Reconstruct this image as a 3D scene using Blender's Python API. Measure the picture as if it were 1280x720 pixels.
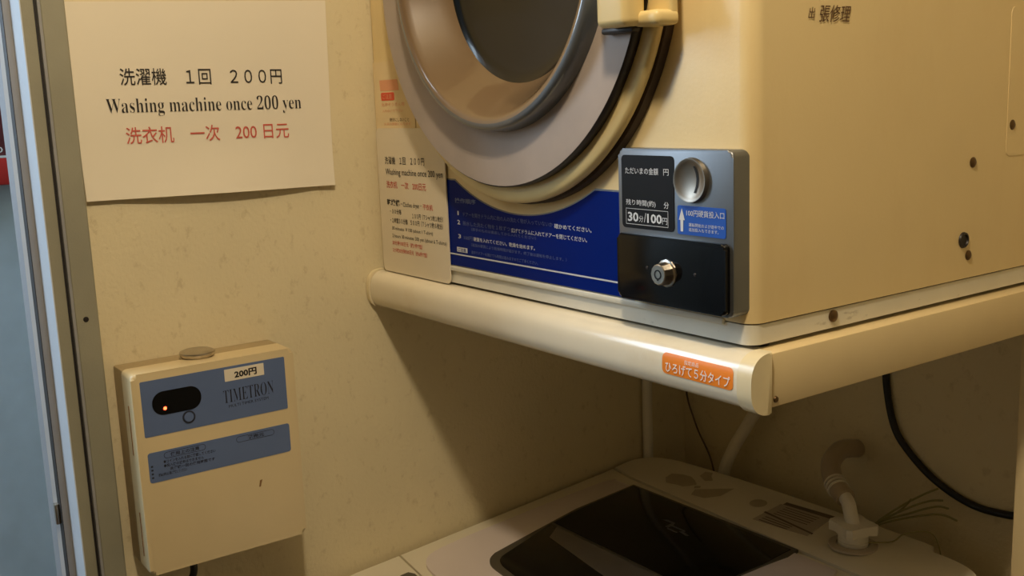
import bpy, bmesh, math, random
from mathutils import Vector, Matrix
random.seed(7)
S = bpy.context.scene
for o in list(bpy.data.objects): bpy.data.objects.remove(o)
COL = S.collection

# ------------------------------------------------------------------ camera
H = 1.55
R = ((0.5806143, 0.8132890, -0.0380535), (0.1206347, -0.1321566, -0.9838607), (-0.8051921, 0.5666530, -0.1748429))
cam = bpy.data.cameras.new('camera'); cam.sensor_width = 36.0; cam.lens = 1316.446 / 1280 * 36
cam.clip_start = 0.02
co = bpy.data.objects.new('camera', cam); COL.objects.link(co)
M3 = Matrix((R[0], [-v for v in R[1]], [-v for v in R[2]])).transposed()
co.matrix_world = Matrix.Translation((1.18, 0, H)) @ M3.to_4x4()
S.camera = co

# ------------------------------------------------------------------ light
S.view_settings.view_transform = 'Standard'; S.view_settings.look = 'None'
S.view_settings.exposure = 0.0; S.view_settings.gamma = 1.0; S.view_settings.use_curve_mapping = False
W = bpy.data.worlds.new('world'); S.world = W; W.use_nodes = True
W.node_tree.nodes['Background'].inputs[0].default_value = (0.55, 0.65, 0.8, 1)
W.node_tree.nodes['Background'].inputs[1].default_value = 0.03

def area(name, loc, target, sx, sy, power, col, shape='RECTANGLE'):
    l = bpy.data.lights.new(name, 'AREA'); l.shape = shape; l.size = sx; l.size_y = sy
    l.energy = power; l.color = col
    o = bpy.data.objects.new(name, l); COL.objects.link(o); o.location = loc
    o.rotation_euler = (Vector(target) - Vector(loc)).to_track_quat('-Z', 'Y').to_euler()
    return o
LAMP_COL = (1.0, 0.83, 0.59)
lamp = bpy.data.lights.new('ceiling_lamp', 'POINT'); lamp.energy = 23.5; lamp.color = LAMP_COL; lamp.shadow_soft_size = 0.04
lo_ = bpy.data.objects.new('ceiling_lamp', lamp); COL.objects.link(lo_); lo_.location = (0.86, 0.19, 2.22)
area('hall_daylight', (-0.86, -0.62, 2.02), (0.5, 0.6, 1.25), 0.45, 0.8, 18, (0.66, 0.82, 1.0))
area('added_hall_fill', (-0.45, -0.55, 2.44), (-0.55, -0.1, 0.6), 0.5, 0.5, 10, (0.70, 0.85, 1.0))  # fill added to lift the hall wall and timer side; no known lamp

# ------------------------------------------------------------------ helpers
def lin(c): return tuple(((v / 255) / 12.92 if v / 255 <= .04045 else ((v / 255 + .055) / 1.055) ** 2.4) for v in c)
def mat(name, rgb, rough=.5, metal=0.0, var=.06, scale=18, bump=0.0, bscale=200, coat=0.0, spec=.5, srgb=True):
    m = bpy.data.materials.new(name); m.use_nodes = True; nt = m.node_tree; b = nt.nodes['Principled BSDF']
    c = lin(rgb) if srgb else rgb
    tc = nt.nodes.new('ShaderNodeTexCoord'); n = nt.nodes.new('ShaderNodeTexNoise')
    n.inputs['Scale'].default_value = scale; n.inputs['Detail'].default_value = 4
    nt.links.new(tc.outputs['Object'], n.inputs['Vector'])
    r = nt.nodes.new('ShaderNodeValToRGB'); r.color_ramp.elements[0].position = .3; r.color_ramp.elements[1].position = .7
    r.color_ramp.elements[0].color = tuple(v * (1 - var) for v in c) + (1,)
    r.color_ramp.elements[1].color = tuple(min(1, v * (1 + var)) for v in c) + (1,)
    nt.links.new(n.outputs['Fac'], r.inputs['Fac']); nt.links.new(r.outputs['Color'], b.inputs['Base Color'])
    b.inputs['Roughness'].default_value = rough; b.inputs['Metallic'].default_value = metal
    b.inputs['Coat Weight'].default_value = coat; b.inputs['Coat Roughness'].default_value = .08
    b.inputs['Specular IOR Level'].default_value = spec
    if bump:
        n2 = nt.nodes.new('ShaderNodeTexNoise'); n2.inputs['Scale'].default_value = bscale; n2.inputs['Detail'].default_value = 3
        nt.links.new(tc.outputs['Object'], n2.inputs['Vector'])
        bp = nt.nodes.new('ShaderNodeBump'); bp.inputs['Strength'].default_value = bump; bp.inputs['Distance'].default_value = .002
        nt.links.new(n2.outputs['Fac'], bp.inputs['Height']); nt.links.new(bp.outputs['Normal'], b.inputs['Normal'])
    return m
def stain(m, rgb, scale, lo, hi, stretch=(1, 1, 1), strength=1.0):
    """wear and dirt blotches over a material"""
    nt = m.node_tree; b = nt.nodes['Principled BSDF']; src = b.inputs['Base Color'].links[0].from_socket
    tc = nt.nodes.new('ShaderNodeTexCoord'); mp = nt.nodes.new('ShaderNodeMapping'); mp.inputs['Scale'].default_value = stretch
    n = nt.nodes.new('ShaderNodeTexNoise'); n.inputs['Scale'].default_value = scale; n.inputs['Detail'].default_value = 6; n.inputs['Roughness'].default_value = .65
    nt.links.new(tc.outputs['Object'], mp.inputs['Vector']); nt.links.new(mp.outputs['Vector'], n.inputs['Vector'])
    mr = nt.nodes.new('ShaderNodeMapRange'); mr.inputs['From Min'].default_value = lo; mr.inputs['From Max'].default_value = hi; mr.inputs['To Max'].default_value = strength
    nt.links.new(n.outputs['Fac'], mr.inputs['Value'])
    mx = nt.nodes.new('ShaderNodeMix'); mx.data_type = 'RGBA'; mx.inputs['B'].default_value = lin(rgb) + (1,)
    nt.links.new(mr.outputs['Result'], mx.inputs['Factor']); nt.links.new(src, mx.inputs['A']); nt.links.new(mx.outputs['Result'], b.inputs['Base Color'])
    return m

M = {}
M['wallpaper'] = stain(mat('wallpaper', (226, 212, 174), .75, var=.03, scale=7, bump=.4, bscale=190), (188, 168, 124), 60, .575, .69, (1, 1.2, .9), .4)
M['plain_wall'] = mat('plain_wall', (150, 142, 124), .8)
M['hall_wall'] = mat('hall_wall', (178, 194, 210), .7)
M['ceiling'] = mat('ceiling', (190, 182, 164), .8)
M['floor'] = mat('floor', (96, 76, 56), .5)
M['jamb_olive'] = mat('jamb_olive', (152, 149, 130), .45, var=.05, bump=.08, bscale=500)
M['aluminium'] = mat('aluminium', (205, 210, 215), .35, var=.03)
M['jamb_grey'] = mat('jamb_grey', (150, 150, 152), .5)
M['groove_shade'] = mat('groove_shade', (38, 34, 32), .6)  # dark strips standing in for the shade inside the jamb grooves
M['cream'] = stain(mat('cream_enamel', (234, 211, 158), .32, var=.02, scale=9, bump=.05, bscale=300), (212, 178, 116), 5, .5, .75, (1, 1, .35), .35)
M['cream_base'] = stain(mat('cream_base', (224, 220, 204), .4, var=.04), (92, 70, 42), 70, .62, .76, (.5, .5, 1.6), .5)
M['shelf'] = stain(mat('shelf_cream', (238, 228, 204), .16, var=.03), (200, 170, 115), 9, .58, .8, (1, 1, 1), .35)
M['door_cream'] = mat('door_cream', (228, 206, 148), .38, var=.03)
M['rail'] = stain(mat('rail_cream', (228, 207, 160), .35, var=.03), (200, 170, 115), 9, .58, .8, (1, 1, 1), .35)
M['cap'] = mat('cap_cream', (234, 220, 182), .25)
M['gasket'] = mat('gasket', (34, 27, 25), .45)
M['brown_gasket'] = mat('brown_gasket', (66, 50, 36), .6)
M['paper'] = mat('paper', (236, 226, 204), .8, var=.015, scale=6)
M['card'] = mat('laminated_card', (232, 220, 196), .35, var=.015)
M['old_paper'] = mat('old_paper', (234, 212, 168), .7)
M['ink'] = mat('ink', (38, 34, 32), .7)
M['ink_red'] = mat('ink_red', (206, 96, 80), .7)
M['ink_salmon'] = mat('ink_salmon', (232, 166, 126), .7)
M['ink_orange'] = mat('ink_orange', (226, 92, 62), .7)
M['ink_brown'] = mat('ink_brown', (92, 62, 34), .7)
M['blue_panel'] = mat('blue_panel', (0, 32, 120), .3, var=.05, spec=.06)
M['blue_label'] = mat('blue_label', (22, 84, 186), .4)
M['slate_label'] = mat('slate_label', (96, 116, 158), .4, var=.03)
M['slate_ink'] = mat('slate_ink', (40, 44, 60), .5)
M['pale_ink'] = mat('pale_ink', (214, 218, 224), .5)
M['dim_pale_ink'] = mat('dim_pale_ink', (92, 110, 160), .5)
M['white_ink'] = mat('white_ink', (245, 242, 235), .5)
M['silver'] = mat('silver_bezel', (126, 129, 132), .40, metal=.85, var=.03)
M['brushed'] = mat('brushed_steel', (150, 142, 130), .42, metal=1.0, var=.06, scale=60)
M['emblem'] = mat('emblem_grey', (84, 84, 84), .35)
M['steel'] = mat('steel', (188, 180, 168), .28, metal=1.0, var=.04)
M['black_gloss'] = mat('black_gloss', (12, 12, 13), .14, spec=.3)
M['black_panel'] = mat('black_panel', (16, 16, 18), .45, spec=.2)
M['slot'] = mat('slot_black', (6, 6, 6), .6)
M['orange'] = mat('orange_sticker', (250, 142, 36), .35)
M['timer_cover'] = stain(mat('timer_cover', (222, 202, 158), .3, var=.02), (150, 112, 70), 14, .66, .76, (1, 1, 1), .4)
M['timer_base'] = mat('timer_base', (176, 156, 118), .5)
M['coin_steel'] = mat('coin_steel', (196, 188, 176), .28, metal=1.0, var=.1, scale=90)
M['glass_grey'] = mat('frosted_grey', (178, 164, 154), .5, var=.06, scale=22, spec=.25)
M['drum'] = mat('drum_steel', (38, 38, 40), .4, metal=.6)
M['washer_white'] = mat('washer_white', (228, 220, 198), .35, var=.02)
M['washer_lid'] = mat('washer_lid', (222, 210, 206), .28, var=.02)
M['lid_frame'] = mat('lid_frame', (80, 75, 63), .3)
M['lid_glass'] = mat('lid_glass', (7, 7, 8), .08, spec=.35)
M['lid_sheen'] = mat('lid_sheen', (104, 98, 92), .1, spec=.5)
M['faint_print'] = mat('faint_print', (186, 174, 148), .6)
M['dark_print'] = mat('dark_print', (108, 92, 78), .6)
M['sheet_label'] = mat('sheet_label', (186, 174, 156), .5)
M['nozzle_white'] = mat('nozzle_white', (232, 226, 210), .4)
M['hose_white'] = mat('hose_white', (236, 228, 206), .45)
M['hose_grey'] = mat('hose_grey', (176, 160, 134), .35)
M['cable_black'] = mat('cable_black', (20, 18, 17), .45)
M['wire_olive'] = mat('wire_olive', (150, 142, 92), .5)
M['cord_brown'] = mat('cord_brown', (104, 84, 56), .6)
M['screw'] = mat('screw_bronze', (96, 74, 46), .4, metal=.7)
M['maroon'] = mat('maroon', (92, 30, 40), .5)
M['red'] = mat('red', (176, 24, 26), .45)
M['stain_brown'] = mat('stain_brown', (140, 104, 62), .7)
def glow(name, rgb, st):
    m = mat(name, rgb, .4); b = m.node_tree.nodes['Principled BSDF']; b.inputs['Emission Color'].default_value = lin(rgb) + (1,); b.inputs['Emission Strength'].default_value = st; return m
M['led'] = glow('red_led', (255, 60, 30), 14)
# smoked acrylic of the dryer window: a tinted wall that still gleams, and a clearer pane
def acrylic(name, rgb, tint, opaque, rough):
    m = mat(name, rgb, rough, var=.03); nt = m.node_tree; b = nt.nodes['Principled BSDF']
    tr = nt.nodes.new('ShaderNodeBsdfTransparent'); tr.inputs[0].default_value = tint + (1,)
    mx = nt.nodes.new('ShaderNodeMixShader'); mx.inputs[0].default_value = opaque
    b.inputs['Coat Weight'].default_value = 1.0; b.inputs['Coat Roughness'].default_value = .05
    nt.links.new(tr.outputs[0], mx.inputs[1]); nt.links.new(b.outputs[0], mx.inputs[2])
    nt.links.new(mx.outputs[0], nt.nodes['Material Output'].inputs[0]); return m
M['acrylic'] = acrylic('smoked_acrylic', (128, 104, 76), (.35, .31, .28), .85, .3)
M['acrylic_rim'] = acrylic('smoked_rim', (98, 103, 108), (.28, .29, .30), .85, .3)
M['acrylic_pane'] = acrylic('smoked_pane', (10, 10, 10), (.28, .27, .27), .75, .2)
M['acrylic_pane'].node_tree.nodes['Principled BSDF'].inputs['Coat Weight'].default_value = .4

def obj(name, bm, m, parent=None, smooth=40):
    me = bpy.data.meshes.new(name); bmesh.ops.recalc_face_normals(bm, faces=bm.faces[:]) if smooth is not None else None
    bm.to_mesh(me); bm.free()
    for k in (m if isinstance(m, (list, tuple)) else [m]): me.materials.append(M[k])
    if smooth:
        for p in me.polygons: p.use_smooth = True
        me.set_sharp_from_angle(angle=math.radians(smooth))
    o = bpy.data.objects.new(name, me); COL.objects.link(o)
    if parent:
        o.parent = parent; o.matrix_parent_inverse = parent.matrix_world.inverted()
    return o
def thing(name, label, cat, loc, group=None):
    o = bpy.data.objects.new(name, None); COL.objects.link(o); o.location = loc; o.empty_display_size = .05
    o.matrix_world = Matrix.Translation(loc)
    return tag(o, label, cat, group)
def tag(o, label, cat, group=None):
    o['label'] = label; o['category'] = cat
    if group: o['group'] = group
    return o
def struct(name, bm, m, smooth=30):
    o = obj(name, bm, m, None, smooth); o['kind'] = 'structure'; return o

def add_box(bm, lo, hi, bev=0, seg=2, mi=0):
    t = bmesh.new(); bmesh.ops.create_cube(t, size=1)
    for v in t.verts: v.co = Vector([lo[i] + (v.co[i] + .5) * (hi[i] - lo[i]) for i in range(3)])
    if bev: bmesh.ops.bevel(t, geom=t.edges[:], offset=bev, segments=seg, affect='EDGES', profile=.5)
    merge(bm, t, mi)
def merge(bm, t, mi=0):
    vm = {}
    for v in t.verts: vm[v] = bm.verts.new(v.co)
    for f in t.faces:
        try: nf = bm.faces.new([vm[v] for v in f.verts]); nf.material_index = mi
        except ValueError: pass
    t.free()
def box(lo, hi, bev=0, seg=2):
    bm = bmesh.new(); add_box(bm, lo, hi, bev, seg); return bm
def frame3(axis):
    # (u, v, n) for faces looking along n
    return {'x': (Vector((0, 1, 0)), Vector((0, 0, 1)), Vector((1, 0, 0))),
            'y': (Vector((1, 0, 0)), Vector((0, 0, 1)), Vector((0, -1, 0))),
            'z': (Vector((1, 0, 0)), Vector((0, 1, 0)), Vector((0, 0, 1)))}[axis]
def add_prism(bm, pts, axis, d0, d1, bev=0, seg=2, mi=0):
    """polygon pts (u, v) extruded from d0 to d1 along the axis (coordinate values); bevel on the d1 rim"""
    u, v, n = frame3(axis); e = {'x': Vector((1, 0, 0)), 'y': Vector((0, 1, 0)), 'z': Vector((0, 0, 1))}[axis]
    t = bmesh.new()
    a = [t.verts.new(u * p[0] + v * p[1] + e * d0) for p in pts]; b = [t.verts.new(u * p[0] + v * p[1] + e * d1) for p in pts]
    t.faces.new(a); top = t.faces.new(b)
    for i in range(len(pts)): t.faces.new((a[i], a[(i + 1) % len(pts)], b[(i + 1) % len(pts)], b[i]))
    if bev: bmesh.ops.bevel(t, geom=list(top.edges), offset=bev, segments=seg, affect='EDGES', profile=.5)
    bmesh.ops.recalc_face_normals(t, faces=t.faces[:])
    merge(bm, t, mi)
def prism(*a, **k):
    bm = bmesh.new(); add_prism(bm, *a, **k); return bm
def rrect(u0, v0, u1, v1, r, n=6):
    out = []
    rs = r if isinstance(r, (list, tuple)) else [r] * 4        # BL, BR, TR, TL
    for (cx, cy, a0, rr) in ((u0, v0, 180, rs[0]), (u1, v0, 270, rs[1]), (u1, v1, 0, rs[2]), (u0, v1, 90, rs[3])):
        sx = 1 if cx == u0 else -1; sy = 1 if cy == v0 else -1
        for k in range(n + 1):
            a = math.radians(a0 + 90 * k / n); out.append((cx + sx * rr + rr * math.cos(a), cy + sy * rr + rr * math.sin(a)))
    return out
def add_lathe(bm, prof, centre, axis, n=64, mi=0):
    """prof: (radius, coordinate along axis)"""
    u, v, _ = frame3(axis); e = {'x': Vector((1, 0, 0)), 'y': Vector((0, 1, 0)), 'z': Vector((0, 0, 1))}[axis]
    c = u * centre[0] + v * centre[1]; rings = []
    for r, d in prof:
        if r < 1e-6: rings.append([bm.verts.new(c + e * d)])
        else: rings.append([bm.verts.new(c + u * r * math.cos(2 * math.pi * k / n) + v * r * math.sin(2 * math.pi * k / n) + e * d) for k in range(n)])
    for a, b in zip(rings, rings[1:]):
        for k in range(n):
            q = [a[k % len(a)], a[(k + 1) % len(a)], b[(k + 1) % len(b)], b[k % len(b)]]
            q = [x for i, x in enumerate(q) if x not in q[:i]]
            if len(q) > 2: bm.faces.new(q).material_index = mi
def lathe(*a, **k):
    bm = bmesh.new(); add_lathe(bm, *a, **k); return bm
def spline(pts, n=10):
    P = [Vector(p) for p in pts]; out = []
    for i in range(len(P) - 1):
        p0, p1, p2, p3 = P[max(i - 1, 0)], P[i], P[i + 1], P[min(i + 2, len(P) - 1)]
        for k in range(n):
            t = k / n; out.append(.5 * ((2 * p1) + (p2 - p0) * t + (2 * p0 - 5 * p1 + 4 * p2 - p3) * t * t + (3 * p1 - p0 - 3 * p2 + p3) * t ** 3))
    return out + [P[-1]]
def add_tube(bm, pts, r, seg=14, n=10, smooth=True, rfun=None):
    P = spline(pts, n) if smooth else [Vector(p) for p in pts]; rings = []; nrm = None
    for i, p in enumerate(P):
        d = (P[min(i + 1, len(P) - 1)] - P[max(i - 1, 0)]).normalized()
        if nrm is None: nrm = d.orthogonal().normalized()
        nrm = (nrm - d * nrm.dot(d)).normalized(); b = d.cross(nrm)
        rr = rfun(i / (len(P) - 1)) if rfun else r
        rings.append([bm.verts.new(p + nrm * rr * math.cos(2 * math.pi * k / seg) + b * rr * math.sin(2 * math.pi * k / seg)) for k in range(seg)])
    for a, b in zip(rings, rings[1:]):
        for k in range(seg): bm.faces.new((a[k], a[(k + 1) % seg], b[(k + 1) % seg], b[k]))
    bm.faces.new(rings[0][::-1]); bm.faces.new(rings[-1])
def tube(*a, **k):
    bm = bmesh.new(); add_tube(bm, *a, **k); return bm

# lettering: flat glyph outlines fitted to the printed line's own box
def add_text(bm, s, org, u, v, w, h, bold=0.0, res=2, shear=0.0):
    c = bpy.data.curves.new('t', 'FONT'); c.body = s; c.resolution_u = res; c.offset = bold; c.shear = shear
    o = bpy.data.objects.new('t', c); COL.objects.link(o); bpy.context.view_layer.update()
    me = bpy.data.meshes.new_from_object(o.evaluated_get(bpy.context.evaluated_depsgraph_get()))
    bpy.data.objects.remove(o); bpy.data.curves.remove(c)
    xs = [q.co.x for q in me.vertices]; ys = [q.co.y for q in me.vertices]
    x0, x1, y0, y1 = min(xs), max(xs), min(ys), max(ys); org = Vector(org); u = Vector(u); v = Vector(v)
    vs = [bm.verts.new(org + u * ((q.co.x - x0) / (x1 - x0) * w) + v * ((q.co.y - y0) / (y1 - y0) * h)) for q in me.vertices]
    for p in me.polygons:
        try: bm.faces.new([vs[i] for i in p.vertices])
        except ValueError: pass
    bpy.data.meshes.remove(me)
def quad(bm, pts, mi=0):
    f = bm.faces.new([bm.verts.new(p) for p in pts]); f.material_index = mi
def bold_serif(s):
    out = ''
    for ch in s:
        if 'A' <= ch <= 'Z': out += chr(0x1D400 + ord(ch) - 65)
        elif 'a' <= ch <= 'z': out += chr(0x1D41A + ord(ch) - 97)
        elif '0' <= ch <= '9': out += chr(0x1D7CE + ord(ch) - 48)
        else: out += ch
    return out
UY, UX, UZ = (0, 1, 0), (1, 0, 0), (0, 0, 1)

# ------------------------------------------------------------------ room
Y0, Y1, X1, ZC = -1.5, 1.16, 2.4, 2.5
bm = bmesh.new()
add_box(bm, (-.09, .272, 0), (0, Y1 + .1, ZC)); add_box(bm, (-.09, -.68, 2.06), (0, .272, ZC)); add_box(bm, (-.09, Y0 - .1, 0), (0, -.68, ZC))
struct('wall_left', bm, 'wallpaper')
struct('wall_back', box((0, Y1, 0), (X1 + .1, Y1 + .1, ZC)), 'wallpaper')
struct('wall_right', box((X1, Y0, 0), (X1 + .1, Y1, ZC)), 'plain_wall')
struct('wall_front', box((0, Y0 - .1, 0), (X1 + .1, Y0, ZC)), 'plain_wall')
struct('floor', box((-1.1, Y0 - .1, -.1), (X1 + .1, Y1 + .1, 0)), 'floor')
struct('ceiling', box((-1.1, Y0 - .1, ZC), (X1 + .1, Y1 + .1, ZC + .1)), 'ceiling')
bm = bmesh.new(); add_box(bm, (-1.1, Y0 - .1, 0), (-.95, Y1 + .1, ZC)); add_box(bm, (-.95, Y1, 0), (-.09, Y1 + .1, ZC)); add_box(bm, (-.95, Y0 - .1, 0), (-.09, Y0, ZC))
struct('wall_hall', bm, 'hall_wall')
# sliding door frame: a stepped jamb profile, mirrored on the far side, and its head
bm = bmesh.new()
def jamb(pts, mi, z0=0.0, z1=2.06): add_prism(bm, pts, 'z', z0, z1, mi=mi)
jamb([(-.02, .2515), (.015, .2515), (.0162, .2530), (.0162, .2742), (.015, .2757), (-.02, .2757)], 0)
jamb([(-.02, .2488), (.0185, .2488), (.0185, .2515), (-.02, .2515)], 3)
jamb([(-.02, .2460), (.0105, .2460), (.0105, .2488), (-.02, .2488)], 2)
jamb([(-.02, .2343), (.013, .2343), (.013, .2460), (-.02, .2460)], 0)
jamb([(-.035, .2332), (.013, .2332), (.013, .2343), (-.035, .2343)], 1)
jamb([(-.035, .2343), (-.02, .2343), (-.02, .272), (-.035, .272)], 3)
jamb([(-.06, .2262), (-.0355, .2262), (-.0355, .272), (-.06, .272)], 3)
jamb([(-.0525, .2255), (-.0357, .2255), (-.0357, .2262), (-.0525, .2262)], 2)
jamb([(-.0575, .2222), (-.0525, .2255), (-.0525, .272), (-.0575, .272)], 1)
jamb([(-.088, .2222), (-.0575, .2222), (-.0575, .272), (-.088, .272)], 4)
add_box(bm, (-.088, -.68, 0), (.016, -.64, 2.06), mi=0)
add_box(bm, (-.088, -.64, 2.03), (.016, .2222, 2.06), mi=0)
d1 = struct('door_1', bm, ['jamb_olive', 'aluminium', 'groove_shade', 'jamb_grey', 'jamb_grey'])
obj('strike_plate', box((-.052, .2205, 1.098), (-.044, .2256, 1.122), .001), 'steel', d1)
obj('screw', lathe([(0, .0172), (.0028, .0168), (.003, .0160)], (.2625, 1.338), 'x', 16), 'gasket', d1)

# red board on the hall wall
rb = thing('wall_board', 'maroon and red board on the hall wall seen through the door gap', 'sign board', (-.95, .35, 1.435))
obj('panel', box((-.949, .12, 1.487), (-.91, .62, 1.80), .003), 'maroon', rb)
obj('pale_strip', box((-.91, .12, 1.484), (-.907, .62, 1.488)), 'pale_ink', rb)
obj('red_band', box((-.949, .12, 1.435), (-.905, .62, 1.484), .004), 'red', rb)
bm = bmesh.new(); add_text(bm, 'co', (-.9095, .337, 1.493), UY, UZ, .025, .011)
obj('lettering', bm, 'pale_ink', rb, None)

# ------------------------------------------------------------------ price notice on the left wall
TL, TR, BR, BL = Vector((0, .2785, 1.6683)), Vector((0, .5728, 1.6755)), Vector((0, .5680, 1.4574)), Vector((0, .2787, 1.4616))
def sheet(s, t):   # s across, t down
    p = TL.lerp(TR, s).lerp(BL.lerp(BR, s), t)
    curl = .0022 + .011 * max(0, t - .72) ** 1.5 * 6.4 * (.35 + .65 * math.sin(math.pi * min(1, max(0, (s - .12) / .8)))) + .0018 * max(0, s - .9) * 10
    p.x = curl; return p
bm = bmesh.new(); NS, NT = 26, 22
g = [[bm.verts.new(sheet(i / NS, j / NT)) for i in range(NS + 1)] for j in range(NT + 1)]
for j in range(NT):
    for i in range(NS): bm.faces.new((g[j][i], g[j + 1][i], g[j + 1][i + 1], g[j][i + 1]))
pn = tag(obj('paper_notice', bm, 'paper', None, 180), 'large white paper price notice in three lines taped to the wall above the coin timer', 'notice')
def sheet_text(name, m, lines):
    bm = bmesh.new()
    for s, y0, z0, w, h, kw in lines: add_text(bm, s, (.0030, y0, z0), (0, 1, -.0125), UZ, w, h, res=3, **kw)
    obj(name, bm, m, pn, None)
sheet_text('black_lettering', 'ink', [('洗濯機\u3000１回\u3000２００円', .3267, 1.5822, .1846, .0180, dict(bold=.004)),
                                ('Washing machine once 200 yen', .3095, 1.5490, .2240, .0205, dict()) if False else (bold_serif('Washing machine once 200 yen'), .3095, 1.5492, .2236, .0200, dict(bold=-.011))])
sheet_text('red_lettering', 'ink_red', [('洗衣机\u3000一次\u3000200 日元', .3270, 1.5195, .1880, .0182, dict(bold=.004))])

# ------------------------------------------------------------------ coin timer on the left wall
ct = thing('coin_timer', 'cream coin timer box with two slate blue labels mounted low on the left wall', 'coin timer', (0, .379, 1.057))
obj('base_box', box((.0005, .2885, 1.058), (.036, .4700, 1.2800), .002), 'timer_base', ct)
obj('cover', prism(rrect(.2875, 1.0565, .4705, 1.2815, .006), 'x', .0355, .0702, bev=.005, seg=4), 'timer_cover', ct)
for z0, z1 in ((1.19, 1.245), (1.075, 1.125)): obj('hinge_slot', box((.052, .2868, z0), (.0535, .2878, z1)), 'stain_brown', ct)
up = obj('display_label', prism(rrect(.2962, 1.2116, .4590, 1.2728, .0015), 'x', .0702, .0706), 'slate_label', ct)
obj('display_window', prism(rrect(.3070, 1.2330, .3602, 1.2590, .0125, 10), 'x', .0704, .0710), 'black_gloss', ct)
obj('indicator_light', lathe([(0, .0722), (.0014, .0718), (.0019, .0709)], (.3202, 1.2400), 'x', 16), 'led', ct)
bt = obj('button', lathe([(0, .0716), (.0050, .0716), (.0056, .0706)], (.3448, 1.2252), 'x', 28), 'slate_label', ct)
obj('button_rim', lathe([(.0056, .0706), (.0056, .0714), (.0070, .0714), (.0071, .0706)], (.3448, 1.2252), 'x', 28), 'slate_ink', ct)
st = obj('price_sticker', prism(rrect(.3880, 1.2563, .4338, 1.2699, .0006), 'x', .0705, .0709), 'paper', ct)
bm = bmesh.new(); add_text(bm, '200円', (.0711, .3992, 1.2582), (0, 1, .02), UZ, .0260, .0084, bold=.04)
obj('handwritten_price', bm, 'ink', st, None)
bm = bmesh.new(); add_text(bm, bold_serif('TIMETRON'), (.0708, .3848, 1.2318), (0, 1, .02), UZ, .0588, .0150, bold=-.012, res=3)
add_text(bm, 'MULTI TIMER SYSTEM', (.0708, .3900, 1.2262), (0, 1, .02), UZ, .0465, .0032)
obj('lettering', bm, 'slate_ink', up, None)
dn = obj('notes_label', prism(rrect(.2970, 1.1604, .4589, 1.1940, .003), 'x', .0702, .0706), 'slate_label', ct)
bm = bmesh.new()
def ring_label(u0, v0, u1, v1, x, t=.0005):
    a = rrect(u0, v0, u1, v1, (v1 - v0) / 2.02, 6); b = rrect(u0 + t, v0 + t, u1 - t, v1 - t, (v1 - v0) / 2.02 - t, 6)
    va = [bm.verts.new((x, p[0], p[1])) for p in a]; vb = [bm.verts.new((x, p[0], p[1])) for p in b]
    for i in range(len(a)): bm.faces.new((va[i], va[(i + 1) % len(a)], vb[(i + 1) % len(a)], vb[i]))
ring_label(.3950, 1.1842, .4402, 1.1912, .0708); add_text(bm, '発売元', (.0708, .4080, 1.1854), UY, UZ, .0200, .0046, bold=.02)
obj('maker_heading', bm, 'slate_ink', dn, None); bm = bmesh.new()
ring_label(.3140, 1.1846, .3600, 1.1916, .0708)
add_text(bm, '使用上の注意', (.0708, .3210, 1.1858), UY, UZ, .0320, .0046, bold=.02)
for k, (s, y, w) in enumerate((('●コインを入れる前に確認してください', .3130, .0575), ('●投入後の返金はできません', .3130, .0440), ('洗濯機一回の使用時間です', .3190, .0500), ('故障の時は係員に連絡してください', .3065, .0310))):
    add_text(bm, s, (.0708, y, 1.1796 - .0046 * k), (0, 1, -.004), UZ, w, .0038, bold=.02)
for k in range(4):
    quad(bm, [(.0708, .2992, 1.1798 - .0042 * k), (.0708, .3015, 1.1798 - .0042 * k), (.0708, .3015, 1.1778 - .0042 * k), (.0708, .2992, 1.1778 - .0042 * k)])
obj('lettering', bm, 'slate_ink', dn, None)
bm = bmesh.new(); quad(bm, [(.0708, .4185, 1.1345), (.0708, .4215, 1.1352), (.0708, .4190, 1.1270), (.0708, .4170, 1.1272)])
obj('rust_mark', bm, 'stain_brown', ct, None)
obj('coin_disc', lathe([(0, 1.2890), (.0165, 1.2890), (.0192, 1.2878), (.0196, 1.2862), (.0192, 1.2846), (.016, 1.2812), (0, 1.2812)], (.034, .372), 'z', 40), 'coin_steel', ct)
bm = tube([(.030, .345, 1.060), (.030, .346, 1.03), (.022, .335, 1.008), (.012, .318, .98), (.008, .312, .90)], .0042)
tag(obj('timer_cable', bm, 'cable_black'), 'short black cable hanging out under the coin timer', 'cable')

# ------------------------------------------------------------------ shelf stand under the dryer
sh = thing('dryer_stand', 'cream stand with rounded front bar carrying the clothes dryer over the washing machine', 'dryer stand', (.32, .9, 0))
BYC, BZC, BRY, BRZ, BEX = .630, 1.3225, .0235, .0235, 2.7
def bar_profile(ry, rz, n=30):
    sp = lambda v: math.copysign(abs(v) ** (2 / BEX), v)
    return [(BYC - ry * sp(math.cos(math.radians(-90 + 180 * k / n)) if 0 < k < n else 0.0), BZC + rz * sp(math.sin(math.radians(-90 + 180 * k / n)))) for k in range(n + 1)]
obj('front_bar', prism(bar_profile(BRY, BRZ), 'x', .009, .6285), 'shelf', sh, 50)
for nm, x0, x1 in (('end_cap', .0008, .0080), ('end_cap', .6235, .6385)):
    obj(nm, prism([(y - (0.0), z) for y, z in bar_profile(BRY + .0022, BRZ + .0018)], 'x', x0, x1, bev=.0025 if x0 > .1 else 0, seg=3), 'cap', sh, 50)
bm = bmesh.new(); add_box(bm, (.010, .6305, 1.336), (.630, 1.145, 1.345))
obj('shelf_board', bm, 'shelf', sh)
obj('side_rail', box((.6150, .6305, 1.3005), (.6345, 1.145, 1.3452), .0012), 'rail', sh)
obj('side_rail', box((.0030, .6305, 1.3005), (.0200, 1.145, 1.3452), .0012), 'rail', sh)
obj('back_rail', box((.0200, 1.128, 1.3005), (.6150, 1.145, 1.336), .001), 'rail', sh)
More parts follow.
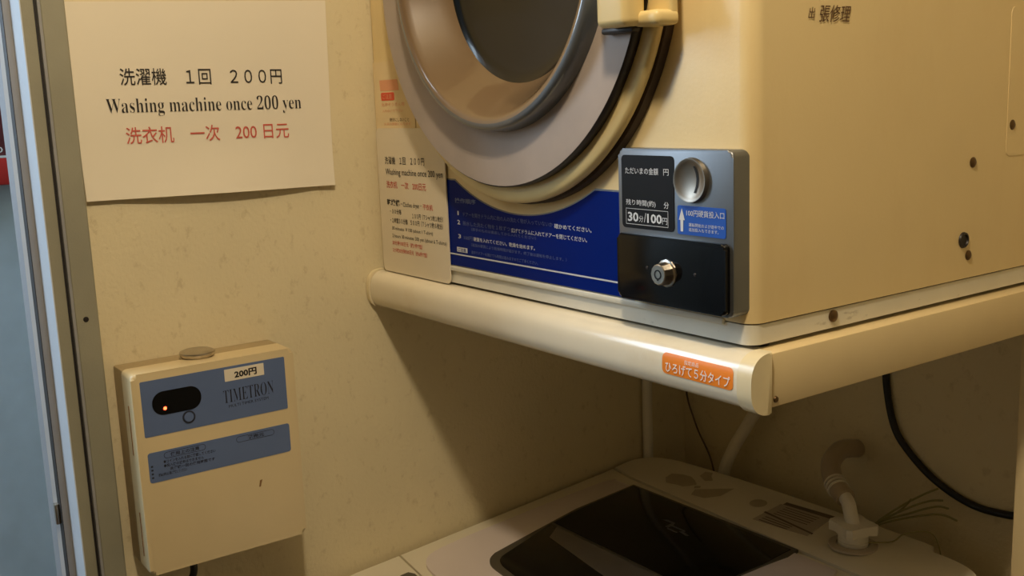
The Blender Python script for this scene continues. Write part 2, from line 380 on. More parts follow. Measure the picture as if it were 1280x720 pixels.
obj('post', box((.5895, 1.085, 0), (.6290, 1.127, 1.3005), .003), 'rail', sh)
obj('post', tube([(.0098, 1.071, 0), (.0098, 1.071, 1.3005)], .0078, smooth=False, seg=18), 'nozzle_white', sh)
obj('foot_pad', box((.585, 1.08, 0), (.634, 1.132, .012), .003), 'gasket', sh)
obj('bolt', lathe([(0, .6362), (.0022, .6358), (.0028, .6344)], (.6375, 1.307), 'x', 14), 'screw', sh)
# orange sticker on the bar
def bar_y(z, off): return BYC - BRY * max(0, 1 - abs((z - BZC) / BRZ) ** BEX) ** (1 / BEX) - off
x0, x1, z0, z1, rr = .5372, .6180, 1.3162, 1.3345, .0045
bm = bmesh.new(); cols = []
xs = [x0 + rr * (1 - math.cos(math.radians(a))) for a in range(0, 91, 15)] + [x0 + rr + (x1 - x0 - 2 * rr) * k / 8 for k in range(1, 8)] + [x1 - rr * (1 - math.cos(math.radians(a))) for a in range(90, -1, -15)]
for x in xs:
    d = max(0, rr - min(x - x0, x1 - x)); ins = rr - math.sqrt(max(0, rr * rr - d * d))
    cols.append([bm.verts.new((x, bar_y(z0 + ins + (z1 - z0 - 2 * ins) * k / 10, .0004), z0 + ins + (z1 - z0 - 2 * ins) * k / 10)) for k in range(11)])
for a, b in zip(cols, cols[1:]):
    for k in range(10): bm.faces.new((a[k], b[k], b[k + 1], a[k + 1]))
stk = obj('orange_sticker', bm, 'orange', sh, 180)
bm = bmesh.new(); add_text(bm, 'ひろげて５分タイプ', (.5418, 0, 1.3180), UX, UZ, .0735, .0094, bold=.008); add_text(bm, '指定商品', (.5640, 0, 1.3283), UX, UZ, .0165, .0038)
for v in bm.verts: v.co.y = bar_y(v.co.z, .0010)
obj('lettering', bm, 'white_ink', stk, None)

# ------------------------------------------------------------------ clothes dryer
DX0, DX1, DF, DB, DZ0, DZ1, RC = .006, .620, .626, 1.125, 1.349, 2.04, .014
CX, CZ = .318, 1.683
BX, BZ = .327, 1.689          # the moulded bowl sits a little off the door's own centre
dr = thing('clothes_dryer', 'cream coin operated clothes dryer with round smoked window standing on the stand', 'clothes dryer', (.313, .87, DZ0))
def plan(x0, x1, y0, y1, r): return rrect(x0, y0, x1, y1, [r, r, .004, .004], 8)
# cabinet: a shell with a round opening in its front
pl = plan(DX0, DX1, DF, DB, RC); bm = bmesh.new(); ZS = 1.3668; NC = 72; RH = .205
lo_r = [bm.verts.new((p[0], p[1], ZS)) for p in pl]; hi_r = [bm.verts.new((p[0], p[1], DZ1)) for p in pl]
n = len(pl); fi = None
for i in range(n):
    j = (i + 1) % n
    if abs(pl[i][1] - DF) < 1e-5 and abs(pl[j][1] - DF) < 1e-5 and abs(pl[i][0] - pl[j][0]) > .1: fi = (i, j); continue
    bm.faces.new((lo_r[i], lo_r[j], hi_r[j], hi_r[i]))
bm.faces.new(hi_r); bm.faces.new(lo_r[::-1])
circ = [bm.verts.new((CX + RH * math.cos(2 * math.pi * k / NC), DF, CZ + RH * math.sin(2 * math.pi * k / NC))) for k in range(NC)]
ce = [bm.edges.new((circ[k], circ[(k + 1) % NC])) for k in range(NC)]
q = [lo_r[fi[0]], lo_r[fi[1]], hi_r[fi[1]], hi_r[fi[0]]]
qe = []
for k in range(4):
    e = bm.edges.get((q[k], q[(k + 1) % 4])) or bm.edges.new((q[k], q[(k + 1) % 4])); qe.append(e)
bmesh.ops.triangle_fill(bm, use_beauty=True, use_dissolve=False, edges=qe + ce)
obj('cabinet', bm, 'cream', dr, 35)
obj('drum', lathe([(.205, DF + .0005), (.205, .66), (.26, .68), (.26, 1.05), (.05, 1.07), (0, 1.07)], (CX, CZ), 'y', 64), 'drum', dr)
obj('base_plinth', prism(plan(DX0 + .001, DX1 - .0012, DF + .001, DB - .001, RC - .002), 'z', DZ0, 1.3655), 'cream_base', dr, 35)
obj('seam', prism(plan(DX0 + .0025, DX1 - .0025, DF + .0025, DB - .002, RC - .002), 'z', 1.3650, 1.3675), 'brown_gasket', dr, 35)
obj('front_lip', box((DX0 + .012, DF - .0022, 1.3632), (.590, DF + .002, 1.3688), .001), 'cream_base', dr)
for x, y in ((.03, .65), (.596, .650), (.03, 1.1), (.596, 1.1)):
    obj('foot', lathe([(0, 1.3452), (.010, 1.3452), (.011, DZ0 + .0005), (0, DZ0 + .0005)], (x + (.008 if x > .3 else 0), y), 'z', 20), 'gasket', dr)
# blue instruction panel, its top following the door
def arc_pts(r, x0, x1, n=30):
    a0 = math.asin((x0 - .310) / r); a1 = math.asin((x1 - .310) / r)
    return [(.310 + r * math.sin(a0 + (a1 - a0) * k / n), 1.684 - r * math.cos(a0 + (a1 - a0) * k / n)) for k in range(n + 1)]
zt = 1.4657; hx = math.sqrt(.2493 ** 2 - (1.684 - zt) ** 2)
pts = [(.482, 1.3702), (.482, zt)] + arc_pts(.2493, .310 - hx, .310 + hx)[::-1] + [(.020, zt), (.020, 1.3702)]
zt2 = zt + .0016; hx2 = math.sqrt(.2480 ** 2 - (1.684 - zt2) ** 2)
pts2 = [(.482, 1.3690), (.482, zt2)] + arc_pts(.2480, .310 - hx2, .310 + hx2)[::-1] + [(.0188, zt2), (.0188, 1.3690)]
obj('panel_edging', prism(pts2, 'y', DF + .001, DF - .0006), 'silver', dr, 30)
bp = obj('instruction_panel', prism(pts, 'y', DF + .001, DF - .0010), 'blue_panel', dr, 30)
YT = DF - .0014
bm = bmesh.new()
quad(bm, [(.022, YT, 1.3822), (.4815, YT, 1.3822), (.4815, YT, 1.3838), (.022, YT, 1.3838)])
for s, x, z, h in (('1', .1930, 1.4275, .0046), ('2', .1918, 1.4172, .0050), ('3', .1924, 1.4016, .0047)): add_text(bm, s, (x, YT, z), UX, UZ, .0022 if s == '1' else .0055, h, bold=.02)
add_text(bm, '確かめてください。', (.3680, YT, 1.4258), UX, (0, 0, 1), .0570, .0048, bold=.01)
add_text(bm, '広げてドラムに入れてドアーを閉じてください。', (.2950, YT, 1.4160), UX, UZ, .1230, .0048, bold=.01)
add_text(bm, '硬貨を入れてください。乾燥を始めます。', (.2230, YT, 1.4008), UX, UZ, .1120, .0046, bold=.01)
quad(bm, [(.1885, YT, 1.3862), (.2098, YT, 1.3862), (.2098, YT, 1.3916), (.1885, YT, 1.3916)])
obj('white_lettering', bm, 'pale_ink', bp, None)
bm = bmesh.new()
add_text(bm, '操作順序', (.1886, YT, 1.4410), UX, UZ, .0418, .0056, bold=.02)
add_text(bm, 'ドアーを開きドラム内に他の人の洗たく物が入っていないか', (.2045, YT, 1.4268), UX, UZ, .1610, .0048)
add_text(bm, '脱水した洗たく物を１枚ずつ', (.2030, YT, 1.4168), UX, UZ, .0900, .0048)
add_text(bm, '（厚手のものは裏返してから入れてください）', (.2195, YT, 1.4118), UX, UZ, .1180, .0034)
add_text(bm, '100円', (.2040, YT, 1.4010), UX, UZ, .0170, .0044)
add_text(bm, '（追加の硬貨により乾燥時間が延びます。終了後は運転を停止します。）', (.2181, YT, 1.3946), UX, UZ, .1680, .0036)
add_text(bm, '途中でドアーを開けても時間は進みますのでご了承ください。', (.2175, YT, 1.3864), UX, UZ, .1220, .0036)
obj('dim_lettering', bm, 'dim_pale_ink', bp, None)  # lines in a dimmer ink than the rest of the panel
bm = bmesh.new(); add_text(bm, 'ご注意', (.1908, YT - .0003, 1.3870), UX, UZ, .0165, .0038, bold=.01)
obj('badge_lettering', bm, 'blue_panel', bp, None)

# door: frosted window ring, black seal, cream rim, gasket
door = obj('door', lathe([(.2150, .6055), (.2180, .6057), (.2222, .6065), (.2248, .6082), (.2262, .6110), (.2262, .6138), (.2245, .6160), (.2200, .6172), (.2050, .6172), (.2050, .6060), (.2150, .6055)], (.3205, 1.6755), 'y', 120), 'door_cream', dr, 60)
obj('window_seal', lathe([(.2130, .5962), (.2158, .5958), (.2172, .5975), (.2174, .6045), (.2164, .6070), (.2130, .6070)], (CX, CZ), 'y', 120), 'gasket', door, 50)
obj('door_gasket', lathe([(.2180, .6170), (.2218, .6174), (.2224, .6200), (.2224, .6257), (.2150, .6257), (.2150, .6170)], (.3235, 1.6700), 'y', 96), 'brown_gasket', door, 50)
obj('window_ring', lathe([(.2156, .5956), (.2060, .5950), (.1900, .5950), (.1590, .5953), (.1572, .5975), (.1590, .6010), (.2140, .6030)], (CX, CZ), 'y', 120), 'glass_grey', door, 50)
obj('window_rim', lathe([(.1690, .5965), (.1684, .5945), (.1674, .5870), (.1664, .5810), (.1650, .5785), (.1626, .5777), (.1600, .5776)], (BX, BZ), 'y', 120), 'acrylic_rim', door, 80)
prof = [(.1600, .5776), (.1578, .5780), (.1555, .5790), (.1532, .5812), (.1500, .5860), (.1452, .5930), (.1395, .6010), (.1330, .6095), (.1285, .6150), (.1245, .6190), (.1220, .6212)]
obj('window_bowl', lathe(prof, (BX, BZ), 'y', 120), 'acrylic', door, 80)
obj('window_pane', lathe([(.1220, .6212), (.1180, .6232), (.1130, .6246), (.1060, .6256), (.06, .6264), (0, .6266)], (BX, BZ), 'y', 120), 'acrylic_pane', door, 80)
hd = obj('handle', box((.5030, .5690, 1.6052), (.5390, .5930, 1.765), .0055, 4), 'door_cream', door, 50)
bm = bmesh.new(); add_box(bm, (.5290, .5840, 1.6045), (.5600, .6100, 1.6165), .0045, 3); add_box(bm, (.5310, .6000, 1.6080), (.5590, .6095, 1.760), .0030, 3)
obj('handle_bracket', bm, 'door_cream', hd, 50)
obj('handle_seal', box((.4900, .5860, 1.6010), (.5290, .5958, 1.6062), .002), 'gasket', hd)

# coin unit
cu = obj('coin_unit', prism(rrect(.4805, 1.3735, .6145, 1.5060, .0060), 'y', DF + .003, .6108, bev=.0022, seg=3), 'silver', dr, 40)
YC = .6108
dp = obj('display_panel', prism(rrect(.4850, 1.4375, .5495, 1.5004, .0040), 'y', YC + .001, YC - .0005), 'black_panel', cu)
bm = bmesh.new(); yt = YC - .0008
add_text(bm, 'ただいまの金額', (.4902, yt, 1.4842), UX, UZ, .0412, .0058, bold=.005); add_text(bm, '円', (.5376, yt, 1.4842), UX, UZ, .0062, .0054, bold=.005)
obj('amount_lettering', bm, 'pale_ink', dp, None); bm = bmesh.new()
add_text(bm, '残り時間(約)', (.4906, yt, 1.4566), UX, UZ, .0372, .0058, bold=.005); add_text(bm, '分', (.5377, yt, 1.4566), UX, UZ, .0060, .0056, bold=.005)
add_text(bm, '30', (.4926, yt, 1.4432), UX, UZ, .0136, .0082, bold=.025); add_text(bm, '分', (.5068, yt, 1.4434), UX, UZ, .0054, .0054)
add_text(bm, '/', (.5132, yt, 1.4434), UX, UZ, .0026, .0080); add_text(bm, '100', (.5171, yt, 1.4432), UX, UZ, .0180, .0080, bold=.025); add_text(bm, '円', (.5356, yt, 1.4432), UX, UZ, .0060, .0056)
t = .0004
for a in ((.4903, 1.4408, .5427, 1.4408 + t), (.4903, 1.4546 - t, .5427, 1.4546), (.4903, 1.4408, .4903 + t, 1.4546), (.5427 - t, 1.4408, .5427, 1.4546)):
    quad(bm, [(a[0], yt, a[1]), (a[2], yt, a[1]), (a[2], yt, a[3]), (a[0], yt, a[3])])
obj('time_lettering', bm, 'pale_ink', dp, None)
cd = obj('coin_slot_disc', lathe([(0, YC - .0004), (.004, YC - .0005), (.008, YC - .0010), (.012, YC - .0019), (.0150, YC - .0030), (.0168, YC - .0040), (.0178, YC - .0040), (.0184, YC)], (.5703, 1.4815), 'y', 48), 'brushed', cu, 60)
bm = bmesh.new(); prev = None
for k in range(13):
    zz = 1.4716 + (1.4930 - 1.4716) * k / 12; xx = .5749 + .0026 * (1 - ((k - 6) / 6) ** 2); rr_ = math.hypot(xx - .5703, zz - 1.4815)
    yy = YC - .0004 - .0026 * (rr_ / .0150) ** 1.8 - .0005
    a, b = bm.verts.new((xx - .0011, yy, zz)), bm.verts.new((xx + .0011, yy, zz))
    if prev: bm.faces.new((prev[0], prev[1], b, a))
    prev = (a, b)
obj('coin_slot', bm, 'slot', cd, None)
bl = obj('coin_label', prism(rrect(.5534, 1.4367, .6070, 1.4606, .0022), 'y', YC + .001, YC - .0005), 'blue_label', cu)
bm = bmesh.new()
bm.faces.new([bm.verts.new((x, yt, z)) for x, z in ((.5588, 1.4583), (.5553, 1.4486), (.5571, 1.4486), (.5573, 1.4392), (.5602, 1.4392), (.5604, 1.4486), (.5622, 1.4486))])
add_text(bm, '100円硬貨投入口', (.5640, yt, 1.4522), UX, UZ, .0416, .0054, bold=.002)
add_text(bm, '運転開始および途中での', (.5666, yt, 1.4438), UX, UZ, .0385, .0030); add_text(bm, '追加投入もできます。', (.5666, yt, 1.4399), UX, UZ, .0330, .0030)
obj('lettering', bm, 'pale_ink', bl, None)
bx = obj('coin_box_door', prism(rrect(.4822, 1.3752, .6108, 1.4330, .0050), 'y', YC + .002, YC - .0050, bev=.0025, seg=4), 'black_gloss', cu, 50)
lk = obj('lock', lathe([(.0120, YC - .0050), (.0118, YC - .0062), (.0100, YC - .0066), (.0098, YC - .0085), (.0088, YC - .0150), (.0080, YC - .0156), (0, YC - .0156)], (.5450, 1.4033), 'y', 12), 'steel', bx, 20)
bm = lathe([(.0030, YC - .0159), (.0042, YC - .0159), (.0042, YC - .0150), (.0030, YC - .0150)], (.5450, 1.4033), 'y', 24); add_box(bm, (.5442, YC - .0160, 1.3982), (.5458, YC - .0150, 1.4004))
obj('keyway', bm, 'slot', lk)
for x in (.5205, .5772): obj('rivet', lathe([(0, YC - .0056), (.0012, YC - .0054), (.0016, YC - .0049)], (x, 1.4055), 'y', 12), 'gasket', bx)

# right hand side of the cabinet
XS = DX1
for y, z, r in ((.9941, 1.5087, .0050), (.9291, 1.4766, .0050), (.9270, 1.3886, .0048), (.7275, 1.3594, .0052)):
    obj('screw', lathe([(0, XS + .0024), (r * .6, XS + .0020), (r, XS + .0006), (r, XS - .0014)], (y, z), 'x', 20), 'screw', dr)
hp = obj('plug', lathe([(0, XS + .0004), (.0050, XS + .0006), (.0056, XS + .0022), (.0072, XS + .0018), (.0078, XS - .0002)], (.9179, 1.4042), 'x', 28), 'gasket', dr)
bm = bmesh.new(); add_prism(bm, rrect(.9849, 1.4790, 1.10, 1.62, .006), 'x', XS - .001, XS + .0005, bev=.0003, seg=1)
obj('access_panel', bm, 'cream', dr)
bm = bmesh.new()
for s, y, z, w, h in (('出', .6895, 1.6050, .0085, .0090), ('張修理', .7030, 1.6026, .0400, .0135)): add_text(bm, s, (XS + .0006, y, z), UY, UZ, w, h, bold=.004, shear=.25)
obj('handwriting', bm, 'ink_brown', dr, None)

# ------------------------------------------------------------------ notices taped to the dryer front
RCUT = .2345
def cut_card(x0, z0, x1, z1, r=.006):
    """card outline with its upper right bitten by the round door rim"""
    pts = rrect(x0, z0, x1, z1, r); out = []
    for p in pts[:14]: out.append(p)
    zc = CZ - math.sqrt(max(0, RCUT ** 2 - (x1 - CX) ** 2))
    if zc < z1:
        a0 = math.atan2(zc - CZ, x1 - CX); xx = CX - math.sqrt(RCUT ** 2 - (z1 - CZ) ** 2); a1 = math.atan2(z1 - CZ, xx - CX)
        if a1 > 0: a1 -= 2 * math.pi
        for k in range(13): a = a0 + (a1 - a0) * k / 12; out.append((CX + RCUT * math.cos(a), CZ + RCUT * math.sin(a)))
    else: out += pts[14:21]
    return out + pts[21:]
un = tag(obj('faded_notice', prism(cut_card(.0150, 1.5000, .110, 1.602, .001), 'y', DF - .0002, DF - .0008), 'old_paper', None, 30), 'faded notice with salmon heading and red badge, tucked behind the white tariff card', 'notice')
ya = DF - .0011; bm = bmesh.new()
quad(bm, [(.0310, ya, 1.5676), (.0760, ya, 1.5676), (.0735, ya, 1.5803), (.0300, ya, 1.5803)])
obj('heading_block', bm, 'ink_salmon', un, None)
obj('badge', prism(rrect(.0320, 1.5560, .0640, 1.5655, .002), 'y', DF - .0007, DF - .0011), 'ink_orange', un)
bm = bmesh.new(); add_text(bm, 'ご注意', (.0365, ya - .0003, 1.5578), UX, UZ, .0225, .0060); obj('badge_lettering', bm, 'ink_salmon', un, None)
bm = bmesh.new(); add_text(bm, '化学ぞうきん等', (.0320, ya, 1.5490), UX, UZ, .0560, .0046); add_text(bm, '入れないで下さい', (.0330, ya, 1.5420), UX, UZ, .0500, .0036); add_text(bm, '火災の原因になります', (.0360, ya, 1.5265), UX, UZ, .0640, .0034)
obj('lettering', bm, 'ink_salmon', un, None)
bm = bmesh.new(); add_text(bm, '絶対にしないこと', (.0505, ya, 1.5310), UX, UZ, .0460, .0045); obj('dark_lettering', bm, 'ink_brown', un, None)
cn = tag(obj('tariff_card', prism(cut_card(.0175, 1.3472, .1740, 1.5232, .007), 'y', DF - .0016, DF - .0032), 'card', None, 30), 'white laminated tariff card with black and red lines on the lower left dryer front', 'notice')
yk = DF - .0036; bm = bmesh.new()
def ct_(s, x0, z0, x1, h, **k): add_text(bm, s, (x0, yk, z0), (1, 0, .004), UZ, x1 - x0, h, **k)
ct_('洗濯機\u3000１回\u3000２００円', .0366, 1.4800, .1300, .0092, bold=.003)
ct_('Washing machine once 200 yen', .0370, 1.4650, .1690, .0098, bold=.002)
obj('washing_price_lettering', bm, 'ink', cn, None); bm = bmesh.new()
ct_('乾燥機', .0360, 1.4300, .0680, .0076, bold=.02); ct_('・Clothes dryer・', .0705, 1.4283, .1180, .0072)
ct_('・３０分毎', .0425, 1.4198, .0700, .0062, bold=.01); ct_('１００円（Ｔシャツ約１枚分）', .0960, 1.4170, .1650, .0066, bold=.01)
ct_('・２時間３０分毎\u3000５００円（Ｔシャツ約６枚分）', .0420, 1.4085, .1640, .0068, bold=.01)
ct_('30 minutes ￥100 (about 1 T-shirt)', .0450, 1.3990, .1410, .0056)
ct_('2 hours 30 minutes 500 yen (about 6 T-shirts)', .0450, 1.3895, .1700, .0058)
obj('drying_price_lettering', bm, 'ink', cn, None)
bm = bmesh.new()
ct_('洗衣机\u3000一次\u3000200日元', .0372, 1.4510, .1310, .0088, bold=.01); obj('washing_price_red_lettering', bm, 'ink_red', cn, None); bm = bmesh.new(); ct_('干衣机', .1215, 1.4290, .1440, .0070, bold=.01); obj('dryer_heading', bm, 'ink_red', cn, None); bm = bmesh.new()
ct_('30分钟100日元（约1件T恤）', .0440, 1.3815, .1160, .0058, bold=.01); ct_('2小时30分钟500日元（约6件T恤）', .0440, 1.3725, .1260, .0058, bold=.01)
obj('drying_price_red_lettering', bm, 'ink_red', cn, None)

# ------------------------------------------------------------------ washing machine
SL = .0825
def zt_(y, o=0.0): return .998 + SL * (y - 1.063) + o
wm = thing('washing_machine', 'white top loading washing machine with a black glass lid under the stand', 'washing machine', (.293, .79, 0))
def slab(name, pts, o0, o1, m, parent, bev=0, seg=3, sm=40, tilt=None):
    """outline (x, y) laid on the sloping top, between the offsets o0 and o1 from it"""
    t = bmesh.new()
    f = tilt or (lambda x, y: zt_(y))
    a = [t.verts.new((x, y, f(x, y) + o0)) for x, y in pts]; b = [t.verts.new((x, y, f(x, y) + o1)) for x, y in pts]
    t.faces.new(a[::-1]); top = t.faces.new(b); n = len(pts)
    for i in range(n): t.faces.new((a[i], a[(i + 1) % n], b[(i + 1) % n], b[i]))
    if bev: bmesh.ops.bevel(t, geom=list(top.edges), offset=bev, segments=seg, affect='EDGES', profile=.5)
    return obj(name, t, m, parent, sm)
def sp2(pts, n=6): return [(p.x, p.y) for p in spline([(x, y, 0) for x, y in pts], n)]
rear_c = sp2([(.010, 1.028), (.0125, 1.044), (.022, 1.060), (.040, 1.072), (.075, 1.081), (.160, 1.088), (.288, 1.0925), (.400, 1.0935), (.4895, 1.0935)], 4)
rc2 = sp2([(.4925, 1.0800), (.522, 1.0785), (.545, 1.0735), (.562, 1.064), (.573, 1.048), (.577, 1.025)], 4)
seam = [(.577, .9765), (.4687, .9781), (.2874, .9832), (.0564, .9939), (.0095, 1.002)]
obj('body', prism(rrect(.016, .520, .570, 1.066, .03), 'z', .015, .925), 'washer_white', wm)
for x in (.06, .53):
    for y in (.56, 1.02): obj('foot', lathe([(0, 0), (.022, 0), (.02, .016), (0, .016)], (x, y), 'z', 20), 'gasket', wm)
cover_out = [(.0095, 1.002)] + rear_c + rc2 + [(.577, .5600)] + sp2([(.577, .560), (.560, .525), (.44, .503), (.293, .498), (.14, .503), (.026, .525), (.0095, .560)], 5)[1:]
slab('top_cover', cover_out, -.075, -.006, 'washer_white', wm)
slab('rear_panel', [(.0095, 1.002)] + rear_c + rc2 + seam[:-1], -.0062, .0015, 'washer_white', wm, bev=.0022)
# deck between the rear seam and the control panel
dk = [(.0095, .999)] + [(x, y - .0034) for x, y in seam[::-1]][1:] + [(.577, .612), (.30, .601), (.18, .607), (.0813, .6170), (.0095, .6260)]
slab('deck', dk, -.0062, -.0002, 'washer_white', wm, bev=.0012)
cpn = [(.0095, .6235), (.0813, .6145), (.18, .6045), (.30, .5985), (.577, .6095), (.577, .5600)] + sp2([(.577, .560), (.560, .525), (.44, .503), (.293, .498), (.14, .503), (.026, .525), (.0095, .560)], 5)[1:]
cp = slab('control_panel', cpn, -.0062, -.0002, 'washer_white', wm, bev=.0012)
slab('control_display', [(.060, .5980), (.0600, .6085), (.0700, .6125), (.20, .5985), (.20, .56), (.075, .56)], -.001, .0004, 'lid_frame', cp)
# lid
ll = sp2([(.130, .6235), (.0818, .6280), (.0560, .6380), (.0420, .6580), (.0375, .7000), (.0370, .7600), (.0380, .8600), (.042, .9560), (.050, .9700)], 5)
lid_o = [(.445, .9690)] + sp2([(.452, .9550), (.452, .8600), (.450, .7600), (.446, .7000), (.437, .6560), (.415, .6360), (.380, .6270), (.330, .6235)], 5) + ll
lid = slab('lid', lid_o, -.0010, .0035, 'washer_lid', wm, bev=.0028)
gl = [(.3824, .9755), (.3850, .9532), (.3790, .9200), (.3700, .8400), (.3590, .7300)] + sp2([(.3560, .7150), (.3460, .6940), (.3220, .6840), (.28, .6815), (.20, .6820), (.1600, .6845), (.1330, .6880), (.1160, .6980), (.1065, .7136)], 5) + [(.1009, .7565), (.0915, .8200), (.0853, .8648), (.0846, .9732)]
slab('glass_frame', gl, .0005, .0048, 'lid_frame', lid, bev=.0014)
def shrink(pts, d, c=(.235, .83)):
    out = []
    for x, y in pts:
        v = Vector((c[0] - x, c[1] - y)); L = v.length; out.append((x + (c[0] - x) * d / abs(v.x) if abs(v.x) > d * 2 else x, y + (c[1] - y) * d / abs(v.y) if abs(v.y) > d * 2 else y))
    return out
YH = .8150
rearg = [(.3768, .9685), (.3762, .9200), (.3672, YH + .002), (.0960, YH + .002), (.0905, .8700), (.0895, .9685)]
slab('rear_glass', rearg, .0030, .0055, 'lid_glass', lid, bev=.0006)
fg = [(.3664, YH - .003), (.3530, .7300)] + sp2([(.3490, .7170), (.3400, .7010), (.3190, .6935), (.28, .6915), (.20, .6920), (.1640, .6945), (.1420, .6980), (.1270, .7060), (.1215, .7180)], 5) + [(.1120, .7565), (.0968, YH - .003)]
slab('front_glass', fg, .0030, .0060, 'lid_glass', lid, bev=.0006, tilt=lambda x, y: zt_(y) - .005 * (YH - y))
slab('glass_sheen', [(.1110, .8110), (.1286, .7848), (.2453, .7691), (.3600, .7560), (.3645, .8110)], .0040, .0063, 'lid_sheen', lid, tilt=lambda x, y: zt_(y) - .005 * (YH - y))  # lighter band on the front glass: a reflection put into its colour
# emblem on the glass
bm = bmesh.new(); zo = .0057
def em(pts): bm.faces.new([bm.verts.new((x, y, zt_(y, zo))) for x, y in pts])
em([(.2010, .9200), (.2060, .9245), (.2220, .9245), (.2220, .9200)]); em([(.2180, .9200), (.2240, .9200), (.2240, .9080), (.2180, .9080)])
em([(.2240, .9175), (.2460, .9175), (.2500, .9140), (.2240, .9140)]); em([(.2450, .9140), (.2610, .9105), (.2580, .9070), (.2420, .9100)]); em([(.2240, .9080), (.2430, .9080), (.2430, .9050), (.2240, .9050)])
obj('emblem', bm, 'emblem', lid, None)
# printing on the rear panel
zo = .0021
for patch in ([(.095, 1.040), (.110, 1.048), (.125, 1.050), (.138, 1.044), (.150, 1.036), (.146, 1.026), (.140, 1.018), (.126, 1.016), (.112, 1.012), (.098, 1.024)], [(.128, 1.076), (.139, 1.080), (.146, 1.070), (.158, 1.060), (.150, 1.052), (.132, 1.060)],
              [(.160, 1.022), (.184, 1.046), (.200, 1.060), (.202, 1.030), (.190, 1.010), (.168, 1.006)], [(.152, 1.030), (.158, 1.036), (.162, 1.030), (.156, 1.024)],
              [(.2560 + .012 * math.cos(a * math.pi / 8), 1.046 + .012 * math.sin(a * math.pi / 8)) for a in range(16)]):
    bm = bmesh.new(); em(patch); obj('faint_print', bm, 'faint_print', wm, None)
ls = slab('care_label', [(.2820, 1.0050), (.3640, 1.0140), (.3560, 1.0740), (.2800, 1.0640)], .0014, .0021, 'sheet_label', wm)
bm = bmesh.new(); zo = .0024
em([(.2830, 1.0720), (.3560, 1.0795), (.3570, 1.0700), (.2835, 1.0640)]); em([(.2800, 1.0330), (.3660, 1.0240), (.3665, 1.0205), (.2800, 1.0290)])
for k in range(5): em([(.292, 1.060 - .006 * k), (.345, 1.063 - .006 * k), (.345, 1.0612 - .006 * k), (.292, 1.0582 - .006 * k)])
for k in range(3): em([(.290, 1.022 - .006 * k), (.335, 1.022 - .005 * k), (.335, 1.020 - .005 * k), (.290, 1.020 - .006 * k)])
obj('label_print', bm, 'dark_print', ls, None)
# water inlet
NX, NY = .4190, 1.0330
zn = zt_(NY)
il = obj('inlet_port', lathe([(.0300, zn + .001), (.0290, zn + .0035), (.0200, zn + .0045), (.0195, zn - .001), (0, zn - .001)], (NX, NY), 'z', 36), 'sheet_label', wm)
wh = thing('water_hose', 'white water supply hose with a winged nut screwed onto the washing machine inlet', 'hose', (NX, NY, zn))
obj('collar', lathe([(.0180, zn + .0015), (.0185, zn + .0080), (.0170, zn + .0085), (.0180, zn + .0090), (.0185, zn + .0240), (.0150, zn + .0260), (0, zn + .0260)], (NX, NY), 'z', 36), 'nozzle_white', wh)
bm = bmesh.new()
star = []
for k in range(24):
    a = 2 * math.pi * k / 24; rr = .0215 + .0075 * (1 if (k % 6) in (0, 1) else 0); star.append((NX + rr * math.cos(a + .35), NY + rr * math.sin(a + .35)))
add_prism(bm, star, 'z', zn + .0190, zn + .0310, bev=.0015)
obj('winged_nut', bm, 'nozzle_white', wh, 30)
obj('elbow', tube([(NX, NY, zn + .026), (NX - .005, NY + .002, zn + .036), (NX - .015, NY + .009, zn + .049), (NX - .029, NY + .016, zn + .055)], .0086, seg=20), 'nozzle_white', wh, 60)
obj('hose', tube([(NX - .022, NY + .013, zn + .0525), (NX - .036, NY + .019, zn + .0570), (NX - .052, NY + .028, zn + .0630), (NX - .070, NY + .045, zn + .0740), (NX - .080, NY + .068, zn + .0810), (NX - .087, NY + .094, zn + .0810), (NX - .090, NY + .1265, zn + .0740)], .0125, seg=20), 'hose_grey', wh, 60)
p0 = Vector((NX - .042, NY + .022, zn + .0593)); d = Vector((-.016, .009, .006)).normalized()
for k in range(3): obj('hose_clip', tube([p0 + d * (.006 * k - .006), p0 + d * (.006 * k - .0036)], .0140, seg=20, smooth=False), 'hose_white', wh)

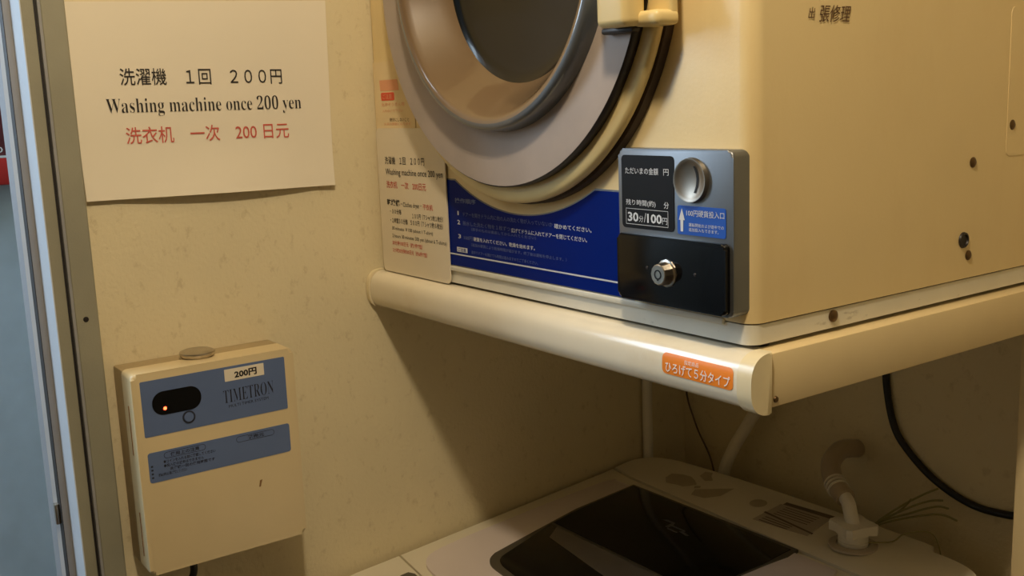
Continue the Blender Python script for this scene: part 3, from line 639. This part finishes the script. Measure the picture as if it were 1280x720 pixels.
# ------------------------------------------------------------------ cables, hoses and wires behind the washer
tag(obj('power_cable', tube([(.372, 1.1545, 1.30), (.3735, 1.1545, 1.20), (.3790, 1.1545, 1.150), (.3905, 1.1545, 1.112), (.409, 1.1545, 1.0890), (.439, 1.1545, 1.0650), (.472, 1.1545, 1.0490), (.505, 1.1545, 1.0410), (.536, 1.1545, 1.0415), (.565, 1.1545, 1.0470), (.64, 1.1545, 1.072), (.70, 1.1545, 1.10)], .0046, seg=14), 'cable_black', None, 60),
    'thick black cable looping down the back wall at the right', 'cable')
tag(obj('drain_hose', tube([(.215, 1.122, 1.150), (.195, 1.123, 1.112), (.182, 1.124, 1.096), (.160, 1.126, 1.064), (.137, 1.126, 1.028), (.120, 1.124, .988), (.112, 1.120, .93), (.110, 1.118, .84)], .0090, seg=16), 'hose_white', None, 60),
    'white hose slanting down behind the washing machine below the orange sticker', 'hose')
tag(obj('brown_cord', tube([(.0145, 1.150, 1.20), (.0150, 1.150, 1.100), (.0185, 1.150, 1.073), (.0300, 1.149, 1.050), (.0440, 1.148, 1.026), (.0700, 1.147, .990), (.082, 1.147, .95)], .0014, seg=8), 'cord_brown', None, 60),
    'thin brown cord hanging near the back corner left of the white hose', 'cord')
bm = bmesh.new()
for pts in ([(.404, 1.105, 1.004), (.430, 1.118, 1.030), (.455, 1.124, 1.050), (.473, 1.124, 1.062)], [(.404, 1.105, 1.003), (.440, 1.118, 1.030), (.462, 1.124, 1.043), (.480, 1.124, 1.049)], [(.404, 1.106, 1.002), (.440, 1.118, 1.022), (.470, 1.124, 1.038), (.488, 1.124, 1.041)],
            [(.406, 1.106, 1.000), (.450, 1.118, 1.021), (.478, 1.124, 1.030), (.500, 1.124, 1.029)], [(.404, 1.105, 1.003), (.425, 1.116, 1.020), (.440, 1.120, 1.040)]):
    add_tube(bm, [(pts[0][0] - .02, pts[0][1] + .004, .94), (pts[0][0] - .012, pts[0][1] + .002, .985)] + pts, .0014, seg=7)
tag(obj('wire_bundle', bm, 'wire_olive', None, 60), 'spray of thin olive wires sticking up behind the washing machine beside the winged nut', 'wires')
tag(obj('thin_tie', tube([(NX + .018, NY + .006, zn + .0086), (NX + .034, NY + .030, zn + .0085), (.462, 1.075, 1.0135), (.480, 1.100, 1.014), (.4860, 1.112, .99), (.487, 1.116, .95)], .0009, seg=7), 'wire_olive', None, 60), 'single thin wire running from the inlet collar over the washer rear edge', 'wire')
